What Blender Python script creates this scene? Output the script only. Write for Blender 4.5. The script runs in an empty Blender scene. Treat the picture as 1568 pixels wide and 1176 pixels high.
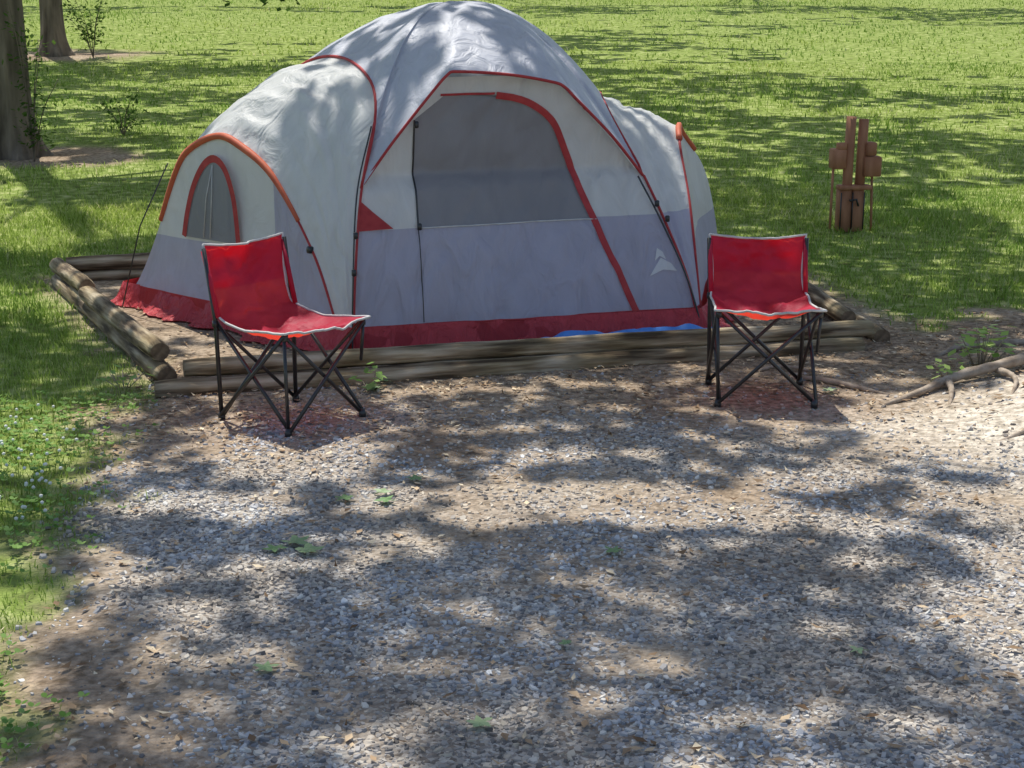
import bpy, math, random
import numpy as np
from mathutils import Vector
random.seed(7); rng=np.random.default_rng(11)
scene=bpy.context.scene
rad=math.radians

# ------------------------------------------------------------ helpers
def vnoise(x,y,seed=0.0):
    x=np.asarray(x,float); y=np.asarray(y,float)
    ix=np.floor(x); iy=np.floor(y); fx=x-ix; fy=y-iy
    fx=fx*fx*(3-2*fx); fy=fy*fy*(3-2*fy)
    def h(a,b):
        s=np.sin(a*127.1+b*311.7+seed*74.7)*43758.5453
        return s-np.floor(s)
    return (h(ix,iy)*(1-fx)+h(ix+1,iy)*fx)*(1-fy)+(h(ix,iy+1)*(1-fx)+h(ix+1,iy+1)*fx)*fy
def fbm(x,y,seed=0.0,o=3):
    r=0;a=.5;t=0
    for i in range(o):
        r=r+a*vnoise(x*2**i,y*2**i,seed+i*3.3); t+=a; a*=.5
    return r/t
def sstep(a,b,x):
    t=np.clip((np.asarray(x,float)-a)/(b-a),0,1); return t*t*(3-2*t)
def hz(x,y):
    x=np.asarray(x,float); y=np.asarray(y,float)
    yy=np.minimum(y,110.0)
    z=.045*(np.sqrt((yy-11)**2+1)+(yy-11))/2
    z=z+.10*sstep(1.7,2.7,x)*np.exp(-((y-6.9)/1.1)**2)
    z=z+.014*(fbm(x*2.3,y*2.3,5)-.5)+.16*(fbm(x*.16,y*.16,9)-.5)*sstep(13,22,y)
    return z
def mk(name,v,f,mat,parent=None,smooth=True,mats=None,mi=None):
    me=bpy.data.meshes.new(name)
    v=v.tolist() if isinstance(v,np.ndarray) else [tuple(p) for p in v]
    f=f.tolist() if isinstance(f,np.ndarray) else f
    me.from_pydata(v,[],f); me.update()
    if mats:
        for m in mats: me.materials.append(m)
        if mi is not None: me.polygons.foreach_set('material_index',mi)
    else: me.materials.append(mat)
    if smooth: me.polygons.foreach_set('use_smooth',[True]*len(me.polygons))
    ob=bpy.data.objects.new(name,me); scene.collection.objects.link(ob)
    if parent: ob.parent=parent
    return ob
def empty(name,loc,rz=0):
    e=bpy.data.objects.new(name,None); e.location=loc; e.rotation_euler=(0,0,rz)
    e.empty_display_size=.3; scene.collection.objects.link(e); return e
def cr(pts,n):
    P=np.array(pts,float); d=np.r_[0,np.cumsum(np.linalg.norm(np.diff(P,axis=0),axis=1)**.5)]
    out=[]; T=np.linspace(0,d[-1],n)
    m=np.zeros_like(P)
    for i in range(len(P)):
        a=max(i-1,0); b=min(i+1,len(P)-1); m[i]=(P[b]-P[a])/(d[b]-d[a])
    for t in T:
        i=min(np.searchsorted(d,t,side='right')-1,len(P)-2); h=d[i+1]-d[i]; s=(t-d[i])/h
        out.append((2*s**3-3*s*s+1)*P[i]+(s**3-2*s*s+s)*h*m[i]+(-2*s**3+3*s*s)*P[i+1]+(s**3-s*s)*h*m[i+1])
    return np.array(out)
class MB:
    def __init__(s): s.v=[]; s.f=[]
    def add(s,v,f):
        o=len(s.v); s.v+= [tuple(p) for p in v]; s.f+=[tuple(i+o for i in q) for q in f]
    def tube(s,pts,r,seg=8,rough=0,cap=True,flat=1.0):
        P=np.array(pts,float); n=len(P)
        R=np.full(n,r) if np.isscalar(r) else np.interp(np.linspace(0,1,n),np.linspace(0,1,len(r)),r)
        up=np.array([0,0,1.0]); vs=[]; T=np.gradient(P,axis=0); T/=np.linalg.norm(T,axis=1)[:,None]+1e-9
        a=np.cross(T[0],up); 
        if np.linalg.norm(a)<.2: a=np.cross(T[0],[1,0,0])
        a/=np.linalg.norm(a)
        for i in range(n):
            a=a-T[i]*a.dot(T[i]); a/=np.linalg.norm(a); b=np.cross(T[i],a)
            for k in range(seg):
                w=2*math.pi*k/seg; rr=R[i]*(1+rough*(random.random()-.5))
                vs.append(P[i]+a*math.cos(w)*rr+b*math.sin(w)*rr*flat)
        fs=[(i*seg+k,i*seg+(k+1)%seg,(i+1)*seg+(k+1)%seg,(i+1)*seg+k) for i in range(n-1) for k in range(seg)]
        if cap: fs+= [tuple(range(seg))[::-1],tuple((n-1)*seg+k for k in range(seg))]
        s.add(vs,fs)
    def box(s,c,d,rz=0,bev=.006):
        x,y,z=[q/2 for q in d]; b=min(bev,x*.9,y*.9,z*.9); vs=[];
        co,si=math.cos(rz),math.sin(rz)
        rings=[(-z,b),(-z+b,0),(z-b,0),(z,b)]
        for zz,i in rings:
            X=x-i;Y=y-i
            for px,py in [(-X+b,-Y),(X-b,-Y),(X,-Y+b),(X,Y-b),(X-b,Y),(-X+b,Y),(-X,Y-b),(-X,-Y+b)]:
                vs.append((c[0]+px*co-py*si,c[1]+px*si+py*co,c[2]+zz))
        fs=[(r*8+k,r*8+(k+1)%8,r*8+8+(k+1)%8,r*8+8+k) for r in range(3) for k in range(8)]
        fs+=[tuple(range(8))[::-1],tuple(24+k for k in range(8))]
        s.add(vs,fs)
    def grid(s,A):
        A=np.array(A); n,m=A.shape[:2]
        s.add(A.reshape(-1,3),[(i*m+j,i*m+j+1,(i+1)*m+j+1,(i+1)*m+j) for i in range(n-1) for j in range(m-1)])
    def ob(s,name,mat,parent=None,smooth=True): return mk(name,s.v,s.f,mat,parent,smooth)

# ------------------------------------------------------------ materials
def nt(name):
    m=bpy.data.materials.new(name); m.use_nodes=True; t=m.node_tree; t.nodes.clear()
    return m,t,t.nodes,t.links
def N(n,ty,**k):
    x=n.new(ty)
    for a,b in k.items():
        if a in x.inputs: x.inputs[a].default_value=b
        else: setattr(x,a,b)
    return x
def ramp(n,stops,interp='LINEAR'):
    r=n.new('ShaderNodeValToRGB'); r.color_ramp.interpolation=interp
    e=r.color_ramp.elements
    while len(e)<len(stops): e.new(.5)
    for i,(p,c) in enumerate(stops): e[i].position=p; e[i].color=(*c,1)
    return r
def finish(t,n,l,col,rough=.8,bump=None,bs=.3,bd=.01,trans=0,spec=.3,tcol=None):
    if spec>0:
        p=N(n,'ShaderNodeBsdfPrincipled'); p.inputs['Roughness'].default_value=rough
        p.inputs['Specular IOR Level'].default_value=spec; ci=p.inputs['Base Color']
    else:
        p=N(n,'ShaderNodeBsdfDiffuse'); ci=p.inputs['Color']
    if hasattr(col,'is_output'): l.new(col,ci)
    else: ci.default_value=(*col,1)
    if bump is not None:
        b=N(n,'ShaderNodeBump'); b.inputs['Strength'].default_value=bs; b.inputs['Distance'].default_value=bd
        l.new(bump,b.inputs['Height']); l.new(b.outputs[0],p.inputs['Normal'])
    o=N(n,'ShaderNodeOutputMaterial'); out=p.outputs[0]
    if trans>0:
        tr=N(n,'ShaderNodeBsdfTranslucent')
        c=tcol if tcol is not None else col
        if hasattr(c,'is_output'): l.new(c,tr.inputs[0])
        else: tr.inputs[0].default_value=(*c,1)
        mx=N(n,'ShaderNodeMixShader'); mx.inputs[0].default_value=trans
        l.new(out,mx.inputs[1]); l.new(tr.outputs[0],mx.inputs[2]); out=mx.outputs[0]
    l.new(out,o.inputs[0])
def simple(name,c1,c2,scale=8,rough=.8,bs=.3,bd=.01,trans=0,spec=.3,stretch=(1,1,1),detail=5,tcol=None):
    m,t,n,l=nt(name); tc=N(n,'ShaderNodeTexCoord'); mp=N(n,'ShaderNodeMapping'); mp.inputs['Scale'].default_value=stretch
    l.new(tc.outputs['Object'],mp.inputs[0])
    no=N(n,'ShaderNodeTexNoise'); no.inputs['Scale'].default_value=scale; no.inputs['Detail'].default_value=detail
    l.new(mp.outputs[0],no.inputs[0]); r=ramp(n,[(.3,c1),(.7,c2)]); l.new(no.outputs[0],r.inputs[0])
    finish(t,n,l,r.outputs[0],rough,no.outputs[0],bs,bd,trans,spec,tcol); return m
def island(name,stops,rough=.8,trans=0,spec=.3,big=None,tcol=None):
    m,t,n,l=nt(name); g=N(n,'ShaderNodeNewGeometry'); r=ramp(n,stops); l.new(g.outputs['Random Per Island'],r.inputs[0])
    col=r.outputs[0]
    for bg_ in (big or []):
        tc=N(n,'ShaderNodeTexCoord'); no=N(n,'ShaderNodeTexNoise'); no.inputs['Scale'].default_value=bg_[0]; no.inputs['Detail'].default_value=3
        l.new(tc.outputs['Object'],no.inputs[0]); r2=ramp(n,[(.38,bg_[1]),(.62,bg_[2])]); l.new(no.outputs[0],r2.inputs[0])
        mx=N(n,'ShaderNodeMix',data_type='RGBA',blend_type='MULTIPLY'); mx.inputs[0].default_value=1
        l.new(col,mx.inputs[6]); l.new(r2.outputs[0],mx.inputs[7]); col=mx.outputs[2]
    finish(t,n,l,col,rough,None,trans=trans,spec=spec,tcol=tcol); return m
def fabric(name,bands,trans=.25,bs=.5,scale=5):
    """bands: [(z_upper, colour), ..., (None, colour)] by height on the tent"""
    m,t,n,l=nt(name); tc=N(n,'ShaderNodeTexCoord'); sx=N(n,'ShaderNodeSeparateXYZ'); l.new(tc.outputs['Object'],sx.inputs[0])
    base=bands[-1][1]
    prev=N(n,'ShaderNodeRGB'); prev.outputs[0].default_value=(*base,1); col=prev.outputs[0]
    for z,c in reversed(bands[:-1]):
        ma=N(n,'ShaderNodeMath',operation='LESS_THAN'); ma.inputs[1].default_value=z; l.new(sx.outputs[2],ma.inputs[0])
        mx=N(n,'ShaderNodeMix',data_type='RGBA'); l.new(ma.outputs[0],mx.inputs[0]); l.new(col,mx.inputs[6]); mx.inputs[7].default_value=(*c,1); col=mx.outputs[2]
    no=N(n,'ShaderNodeTexNoise'); no.inputs['Scale'].default_value=scale; no.inputs['Detail'].default_value=5; no.inputs['Distortion'].default_value=1.2
    mp=N(n,'ShaderNodeMapping'); mp.inputs['Scale'].default_value=(1.5,1.5,.6); mp.inputs['Rotation'].default_value=(0,.5,0); l.new(tc.outputs['Object'],mp.inputs[0])
    l.new(mp.outputs[0],no.inputs[0])
    r2=ramp(n,[(.3,(.88,.88,.88)),(.7,(1,1,1))]); l.new(no.outputs[0],r2.inputs[0])
    mx=N(n,'ShaderNodeMix',data_type='RGBA',blend_type='MULTIPLY'); mx.inputs[0].default_value=1; l.new(col,mx.inputs[6]); l.new(r2.outputs[0],mx.inputs[7])
    finish(t,n,l,mx.outputs[2],.5,no.outputs[0],bs,.05,trans,.4); return m
RED=(.62,.06,.07); WHITE=(.90,.90,.88); GREY=(.62,.61,.74); FLY=(.60,.61,.68)
M_fly=fabric('fly_fabric',[(None,FLY)],.12,.7)
M_left=fabric('cream_panel_fabric',[(.13,RED),(None,WHITE)],.35,.6)
M_right=fabric('cream_grey_fabric',[(.13,RED),(.62,GREY),(None,WHITE)],.35)
M_wend=fabric('end_wall_fabric',[(.13,RED),(.45,GREY),(None,WHITE)],.38)
M_grey=fabric('grey_wall_fabric',[(.13,RED),(None,GREY)],.42,.9)
M_white=fabric('cream_fabric',[(None,WHITE)],.38,.7)
M_redf=fabric('red_fabric',[(None,RED)],.12,.8,12)
M_trim=simple('red_trim',(.38,.035,.04),(.50,.06,.06),20,.6,.1)
M_orange=simple('orange_sleeve',(.50,.10,.05),(.62,.15,.07),20,.6,.1)
M_mesh=fabric('screen_window',[(None,(.37,.365,.39))],.38,.6,3)
M_black=simple('black_steel',(.015,.015,.018),(.035,.035,.035),30,.35,.05,spec=.6)
M_silver=simple('tan_piping',(.5,.48,.46),(.68,.66,.63),20,.6,.1)
M_chair=simple('red_canvas',(.54,.022,.065),(.68,.04,.10),7,.55,.8,.03,trans=.42,tcol=(.95,.08,.04))
M_tarp=simple('blue_tarp',(.07,.25,.7),(.12,.35,.85),10,.4)
M_bark=simple('bark',(.07,.055,.042),(.27,.215,.165),9,.95,1,.06,stretch=(1,1,.18),detail=8)
M_rust=simple('brown_painted_wood',(.30,.125,.065),(.50,.24,.14),14,.75,.5,.01,stretch=(1,1,.3))
M_root=simple('root_wood',(.24,.18,.13),(.5,.41,.32),22,.9,.8,.01)
def logmat():
    m,t,n,l=nt('weathered_log'); tc=N(n,'ShaderNodeTexCoord'); mp=N(n,'ShaderNodeMapping'); mp.inputs['Scale'].default_value=(1.2,14,14)
    l.new(tc.outputs['Object'],mp.inputs[0]); no=N(n,'ShaderNodeTexNoise'); no.inputs['Scale'].default_value=2; no.inputs['Detail'].default_value=8
    l.new(mp.outputs[0],no.inputs[0]); r=ramp(n,[(.36,(.10,.07,.045)),(.5,(.35,.27,.18)),(.66,(.62,.52,.38))]); l.new(no.outputs[0],r.inputs[0])
    n2=N(n,'ShaderNodeTexNoise'); n2.inputs['Scale'].default_value=3; l.new(tc.outputs['Object'],n2.inputs[0])
    r2=ramp(n,[(.4,(.66,.62,.5)),(.6,(1,1,1))]); l.new(n2.outputs[0],r2.inputs[0])
    mx=N(n,'ShaderNodeMix',data_type='RGBA',blend_type='MULTIPLY'); mx.inputs[0].default_value=1; l.new(r.outputs[0],mx.inputs[6]); l.new(r2.outputs[0],mx.inputs[7])
    finish(t,n,l,mx.outputs[2],.9,no.outputs[0],1,.02); return m
M_log=logmat()
M_end=simple('cut_log_end',(.12,.08,.05),(.30,.21,.13),30,.9,.5)
M_canopy=island('fill_tree_leaf',[(0,(.06,.09,.03)),(.5,(.08,.13,.04)),(1,(.12,.17,.06))],.5,.5,0,tcol=(.70,.71,.62))  # unseen crown leaves; pale transmission added to send fill light into the shade
M_leaf=island('shrub_leaf',[(0,(.05,.10,.02)),(.5,(.08,.15,.03)),(1,(.13,.2,.05))],.5,.4,0)
M_chip=island('gravel_stone',[(0,(.18,.18,.19)),(.25,(.37,.37,.385)),(.6,(.54,.54,.555)),(.88,(.66,.62,.56)),(1,(.86,.85,.82))],.7,0,0,[(1.6,(.82,.73,.62),(1,1,1))])
M_litter=island('dry_leaf',[(0,(.16,.10,.06)),(.5,(.42,.29,.18)),(.85,(.62,.48,.32)),(1,(.75,.64,.46))],.8,0,0)
M_green=island('fallen_green_leaf',[(0,(.17,.31,.11)),(1,(.36,.46,.25))],.5,.2)
M_grass=island('grass_blade',[(0,(.20,.30,.045)),(.5,(.37,.50,.11)),(.88,(.57,.68,.21)),(1,(.74,.70,.42))],.55,.45,0,[(.9,(.70,.76,.62),(1.05,1.0,1)),(.22,(.75,.84,.78),(1.2,1.1,1.15))])
M_clover=island('clover_leaf',[(0,(.15,.28,.06)),(1,(.32,.47,.16))],.6,.3,0)
M_flower=simple('clover_flower',(.7,.7,.6),(.85,.85,.8),20)

# ------------------------------------------------------------ ground
def padl(y): return -1.66-.485*(y-7.2)
def grassmask(x,y):
    x=np.asarray(x,float); y=np.asarray(y,float)
    nz=(fbm(x*1.8,y*1.8,21)-.5)
    xb=np.interp(y,[0,3.36,4.25,5.13,5.93,6.75,7.2],[-.75,-1.06,-1.36,-1.52,-1.68,-1.76,-1.72])
    xb=np.where(y>7.2,padl(y)-.06,xb)
    left=sstep(.18,-.22,x-xb+nz*np.where(y>7,.25,.8)+(fbm(x*7,y*7,23)-.5)*.25)
    back=sstep(.05,.35,y-(9.85+.297*(np.minimum(x,1.5)+2.87))+nz*.3)
    rx=2.15-.16*(y-8.0)
    right=sstep(8.35,9.0,y+nz*1.2+(fbm(x*6,y*6,24)-.5)*.5 -.25*np.clip(x-2.4,0,1))*sstep(-.05,.3,x-rx)
    g=np.maximum(np.maximum(left,back),right)
    for tx,ty,r in [(-4.6,15.8,.95),(-8,28.5,1.7)]:
        d=np.hypot((x-tx)/1.3,(y-ty))/r; g=g*sstep(.5,1.0,d+nz*.6)
    return g
def gravelmask(x,y):
    nz=fbm(x*1.3,y*1.3,33)-.5; n2=fbm(x*5,y*5,35)-.5
    xl=np.interp(y,[0,3.36,4.5,5.9],[-.65,-.95,-1.3,-1.5])
    a=sstep(-.1,.45,x-xl+nz*.9)
    yr=6.5-.40*np.clip(x-.4,0,3)
    b=sstep(.6,-.6,y-yr+nz*1.3)
    return np.clip(a*b*(.74+1.3*nz+1.4*n2),0,1)
def axis(a,b,st,lo,hi,g):
    c=list(np.arange(a,b,st)); s=st; x=c[-1]
    while x<hi: s*=g; x+=s; c.append(x)
    s=st; x=c[0]; L=[]
    while x>lo: s*=g; x-=s; L.append(x)
    return np.array(L[::-1]+c)
xs=axis(-3.4,3.4,.04,-160,160,1.045); ys=axis(2.6,10.5,.04,-60,230,1.022)
X,Y=np.meshgrid(xs,ys); Z=hz(X,Y)
gm=grassmask(X,Y); gv=gravelmask(X,Y)
pale=sstep(1.5,.4,np.hypot((X-2.5)/1.0,(Y-6.2)/.75)+(fbm(X*3,Y*3,61)-.5)*.8)
Z=Z-.012*gm*(Y<10)
nx=len(xs); ny=len(ys)
V=np.stack([X.ravel(),Y.ravel(),Z.ravel()],1)
I=np.arange(nx*ny).reshape(ny,nx); F=np.stack([I[:-1,:-1].ravel(),I[:-1,1:].ravel(),I[1:,1:].ravel(),I[1:,:-1].ravel()],1)
def groundmat():
    m,t,n,l=nt('campsite_ground'); tc=N(n,'ShaderNodeTexCoord'); O=tc.outputs['Object']
    def noise(s,d=6):
        k=N(n,'ShaderNodeTexNoise'); k.inputs['Scale'].default_value=s; k.inputs['Detail'].default_value=d; l.new(O,k.inputs[0]); return k.outputs[0]
    def mix(f,a,b):
        q=N(n,'ShaderNodeMix',data_type='RGBA'); l.new(f,q.inputs[0]); l.new(a,q.inputs[6])
        if hasattr(b,'is_output'): l.new(b,q.inputs[7])
        else: q.inputs[7].default_value=(*b,1)
        return q.outputs[2]
    n1=noise(1.4); n2=noise(28,8); 
    d1=ramp(n,[(.3,(.33,.245,.175)),(.55,(.46,.36,.265)),(.75,(.58,.48,.37))]); l.new(n1,d1.inputs[0])
    a3=N(n,'ShaderNodeAttribute'); a3.attribute_name='pale_soil'
    d1p=mix(a3.outputs['Fac'],d1.outputs[0],(.80,.71,.59))
    d2=ramp(n,[(.35,(.5,.48,.45)),(.6,(1,1,1)),(.72,(1.25,1.23,1.2))]); l.new(n2,d2.inputs[0])
    dm=N(n,'ShaderNodeMix',data_type='RGBA',blend_type='MULTIPLY'); dm.inputs[0].default_value=1; l.new(d1p,dm.inputs[6]); l.new(d2.outputs[0],dm.inputs[7])
    vo=N(n,'ShaderNodeTexVoronoi'); vo.inputs['Scale'].default_value=70; l.new(O,vo.inputs[0])
    sv=N(n,'ShaderNodeSeparateColor'); l.new(vo.outputs['Color'],sv.inputs[0])
    gr=ramp(n,[(0,(.17,.145,.125)),(.5,(.40,.35,.30)),(1,(.62,.57,.50))]); l.new(sv.outputs[0],gr.inputs[0])
    a1=N(n,'ShaderNodeAttribute'); a1.attribute_name='gravel'; a2=N(n,'ShaderNodeAttribute'); a2.attribute_name='grass'
    c1=mix(a1.outputs['Fac'],dm.outputs[2],gr.outputs[0])
    n3=noise(9,8); g1=ramp(n,[(.3,(.12,.14,.05)),(.5,(.24,.31,.08)),(.72,(.47,.49,.22))]); l.new(n3,g1.inputs[0])
    c2_=mix(a2.outputs['Fac'],c1,g1.outputs[0])
    ad=N(n,'ShaderNodeMath',operation='SUBTRACT'); l.new(n2,ad.inputs[0]); l.new(vo.outputs['Distance'],ad.inputs[1])
    finish(t,n,l,c2_,.95,ad.outputs[0],.7,.012,spec=0); return m
gnd=mk('ground',V,F,groundmat())
for nm,a in (('grass',gm),('gravel',gv),('pale_soil',pale)):
    at=gnd.data.attributes.new(nm,'FLOAT','POINT'); at.data.foreach_set('value',a.ravel().astype(np.float32))

def chips(n,xr,yr,s0,s1,mask,hr=.35):
    x=rng.uniform(*xr,n); y=yr[0]+(yr[1]-yr[0])*rng.random(n)**1.15
    k=(rng.random(n)<mask(x,y))&(np.abs(x)<y*.36+.35); x=x[k];y=y[k]; n=len(x)
    S=s0+(s1-s0)*rng.random(n)**2.4; K=5
    a=(np.arange(K)*2*np.pi/K)[None]+rng.uniform(-.4,.4,(n,K)); r=S[:,None]*rng.uniform(.6,1.1,(n,K))
    asp=rng.uniform(.4,1,(n,1)); ro=rng.uniform(0,6.28,(n,1))
    px=np.cos(a)*r; py=np.sin(a)*r*asp
    qx=px*np.cos(ro)-py*np.sin(ro); qy=px*np.sin(ro)+py*np.cos(ro)
    h=S[:,None]*rng.uniform(hr*.5,hr*1.2,(n,1)); tx=rng.normal(0,.22,(n,1)); ty=rng.normal(0,.22,(n,1))
    z0=hz(x,y)[:,None]
    top=np.stack([x[:,None]+qx*.8,y[:,None]+qy*.8,z0+h+tx*qx+ty*qy],2)
    bot=np.stack([x[:,None]+qx*1.05,y[:,None]+qy*1.05,z0-.004+0*qx],2)
    V=np.concatenate([top,bot],1).reshape(-1,3); b=np.arange(n)[:,None]*10
    q=np.concatenate([np.stack([b[:,0]+(i+1)%5,b[:,0]+i,b[:,0]+5+i,b[:,0]+5+(i+1)%5],1) for i in range(5)])
    F=q.tolist()+(b+np.arange(5)[None]).tolist()
    return V,F
V,F=chips(112000,(-2.2,2.9),(3.0,7.4),.0045,.0175,lambda x,y: gravelmask(x,y)*.92+.08*(grassmask(x,y)<.4))
mk('gravel',V,F,M_chip,smooth=False)

def flakes(x,y,s,asp,lift=.004,tilt=.35):
    n=len(x); ro=rng.uniform(0,6.28,n); c,s_=np.cos(ro),np.sin(ro)
    tpl=np.array([[-1,0,.0],[0,-.5,.15],[1,0,.05],[0,.5,.2]])
    px=tpl[None,:,0]*s[:,None]; py=tpl[None,:,1]*(s*asp)[:,None]
    qx=px*c[:,None]-py*s_[:,None]; qy=px*s_[:,None]+py*c[:,None]
    tx=rng.normal(0,tilt,n)[:,None]; ty=rng.normal(0,tilt,n)[:,None]
    z=hz(x,y)[:,None]+lift+np.abs(tx*qx+ty*qy)+tpl[None,:,2]*s[:,None]*.5
    V=np.stack([x[:,None]+qx,y[:,None]+qy,z],2).reshape(-1,3)
    return V,np.arange(n*4).reshape(n,4)
n=32000; x=rng.uniform(-2.4,3.4,n); y=rng.uniform(3.2,9,n)
dens=.24+.9*np.exp(-((y-(7.0+.3*x))/.8)**2); k=(rng.random(n)<dens*(.3+1.1*fbm(x*2,y*2,44)))&(grassmask(x,y)<.6); x=x[k];y=y[k]
V,F=flakes(x,y,rng.uniform(.006,.026,len(x)),rng.choice([.12,.5,.9],len(x)),.007)
mk('leaf_litter',V,F,M_litter,smooth=False)

mb=MB()
def leafshape(cx,cy,s,ro):
    z=float(hz(cx,cy))+.014; pts=[(cx,cy,z+.004)]; K=20
    tx,ty=random.gauss(0,.12),random.gauss(0,.12)
    for i in range(K):
        a=ro+i*2*math.pi/K; r=s*[1.0,.62,.42,.7][i%4]*random.uniform(.85,1.1)
        dx,dy=math.cos(a)*r,math.sin(a)*r
        pts.append((cx+dx,cy+dy,z+abs(tx*dx+ty*dy)+random.uniform(-.002,.005)))
    mb.add(pts,[(0,1+i,1+(i+1)%K) for i in range(K)])
for cx,cy,s in [(-.71,4.88,.06),(-.66,4.80,.055),(-.77,4.82,.045),(-.6,5.36,.045),(-.47,5.42,.04),(-.45,5.33,.045),(-.64,7.0,.06),(-.6,7.15,.055),(-.08,3.56,.04),(.33,4.8,.04),(-.36,5.6,.04),
    (-.66,3.9,.04),(.15,4.05,.024),(.95,4.0,.03),(1.45,6.95,.045)]:
    leafshape(cx,cy,s,random.uniform(0,6))
mb.ob('fallen_leaves',M_green,smooth=False)

# ------------------------------------------------------------ grass
def blades(x,y,h,w,lean=.5):
    n=len(x); a=rng.uniform(0,6.28,n); dx,dy=np.cos(a),np.sin(a); b=rng.uniform(0,6.28,n); L=rng.uniform(.1,lean,n)*h
    lx,ly=np.cos(b)*L,np.sin(b)*L; z=hz(x,y)-.012
    p0=np.stack([x-dx*w,y-dy*w,z],1); p1=np.stack([x+dx*w,y+dy*w,z],1)
    p2=np.stack([x+dx*w*.7+lx*.35,y+dy*w*.7+ly*.35,z+h*.6],1); p3=np.stack([x-dx*w*.7+lx*.35,y-dy*w*.7+ly*.35,z+h*.6],1)
    p4=np.stack([x+lx,y+ly,z+h*rng.uniform(.85,1,n)],1)
    V=np.stack([p0,p1,p2,p3,p4],1).reshape(-1,3); i=np.arange(n)[:,None]*5
    return V,(i+[0,1,2,3]).tolist()+(i+[3,2,4]).tolist()
VV=[];FF=[];off=0
def addg(n,xr,yr,h,w,wedge=True,lean=.6):
    global off
    x=rng.uniform(*xr,n); y=rng.uniform(*yr,n)
    k=rng.random(n)<grassmask(x,y)*(.15+1.5*fbm(x*1.5,y*1.5,55,4)**1.3)
    if wedge: k&=np.abs(x)<y*.345+.8
    x=x[k];y=y[k]; m=len(x)
    hh=rng.uniform(.4,1.2,m)*h*(.3+1.4*fbm(x*.9,y*.9,66))
    V,F=blades(x,y,hh,rng.uniform(.6,1.2,m)*w,lean); VV.append(V); FF.extend([[i+off for i in q] for q in F]); off+=len(V)
addg(62000,(-3.6,-.9),(3.0,9.0),.045,.0022,lean=.9)
addg(40000,(-5.2,-1.8),(8.5,13),.06,.004,lean=.9)
addg(50000,(.5,5.6),(8.2,14),.065,.004,lean=.9)
addg(40000,(-6.5,6.5),(12,18),.07,.005,lean=.9)
addg(38000,(-9,9),(18,27),.075,.009,lean=.9)
addg(34000,(-16,16),(26,52),.085,.015,lean=.9)
mk('grass',np.concatenate(VV),FF,M_grass,smooth=False)
n=5200; x=rng.uniform(-2.9,-1.0,n); y=rng.uniform(3.1,7.0,n)
k=(rng.random(n)<grassmask(x,y)*sstep(.4,.62,fbm(x*1.4,y*1.4,77))); x=x[k];y=y[k]
tris=[]; pts=[]
for i in range(len(x)):
    z=float(hz(x[i],y[i]))+random.uniform(.01,.04)
    for j in range(3):
        a=random.random()*.5+j*2.09; r=.010; c=(x[i]+math.cos(a)*r,y[i]+math.sin(a)*r); o=len(pts)
        for q in range(6):
            w=q*1.047; pts.append((c[0]+math.cos(w)*r*.85,c[1]+math.sin(w)*r*.85,z+.004*math.cos(w-a)))
        tris.append(tuple(range(o,o+6)))
clo=empty('clover_patch',(0,0,0)); mk('leaves',pts,tris,M_clover,clo,False)
mb=MB()
for i in range(130):
    fx=random.uniform(-2.3,-1.6); fy=random.uniform(5.0,6.6)
    if grassmask(fx,fy)>.7:
        z=float(hz(fx,fy))+random.uniform(.03,.05)
        mb.tube([(fx,fy,z-.004),(fx,fy,z),(fx,fy,z+.006),(fx,fy,z+.009)],[.002,.0065,.0065,.002],6,.3)
mb.ob('flowers',M_flower,clo)

# ------------------------------------------------------------ timber edging
edg=empty('log_border',(0,0,0))
def log(name,p,q,r,bow=0):
    p=np.array(p,float);q=np.array(q,float); L=np.linalg.norm(q-p); ang=math.atan2(q[1]-p[1],q[0]-p[0])
    n=54; seg=16; vs=[]
    for i in range(n):
        t=i/(n-1); 
        for k in range(seg):
            w=2*math.pi*k/seg; rr=r*(1+.14*(float(fbm(t*L*3,math.sin(w)*2+p[0]*3,3))-.5)*2+.03*random.uniform(-1,1))
            if i in(0,n-1): rr*=.9
            vs.append((t*L,math.cos(w)*rr+bow*math.sin(t*3.14),math.sin(w)*rr+.02*(float(fbm(t*L*1.1,p[0]*5,14))-.5)))
    fs=[(i*seg+k,i*seg+(k+1)%seg,(i+1)*seg+(k+1)%seg,(i+1)*seg+k) for i in range(n-1) for k in range(seg)]
    nf=len(fs); fs+=[tuple(range(seg))[::-1],tuple((n-1)*seg+k for k in range(seg))]
    ob=mk(name,vs,fs,None,edg,mats=[M_log,M_end],mi=[0]*nf+[1,1]); ob.location=p; ob.rotation_euler=(0,-math.asin((q[2]-p[2])/L),ang)
    ob.data.polygons[-1].use_smooth=False; ob.data.polygons[-2].use_smooth=False
log('front_log_lower',(-1.62,6.90,.035),(1.80,7.90,.015),.05)
log('front_log_upper',(-1.50,6.97,.120),(1.86,7.97,.09),.044,.01)
log('left_log_lower',(-1.61,7.12,.045),(-2.86,9.75,.035),.052)
log('left_log_upper',(-1.66,7.22,.14),(-2.42,8.78,.13),.05)
log('left_log_upper_rear',(-2.47,8.98,.125),(-2.90,9.88,.115),.05)
log('back_log',(-2.84,9.88,.11),(1.45,11.1,.12),.05)
log('back_log_lower',(-2.8,9.88,.02),(1.45,11.12,.03),.052)
log('right_log_lower',(1.94,8.04,.035),(1.5,11.0,.04),.05)
log('right_log_upper',(1.80,8.22,.105),(1.5,10.9,.11),.044)

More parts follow.
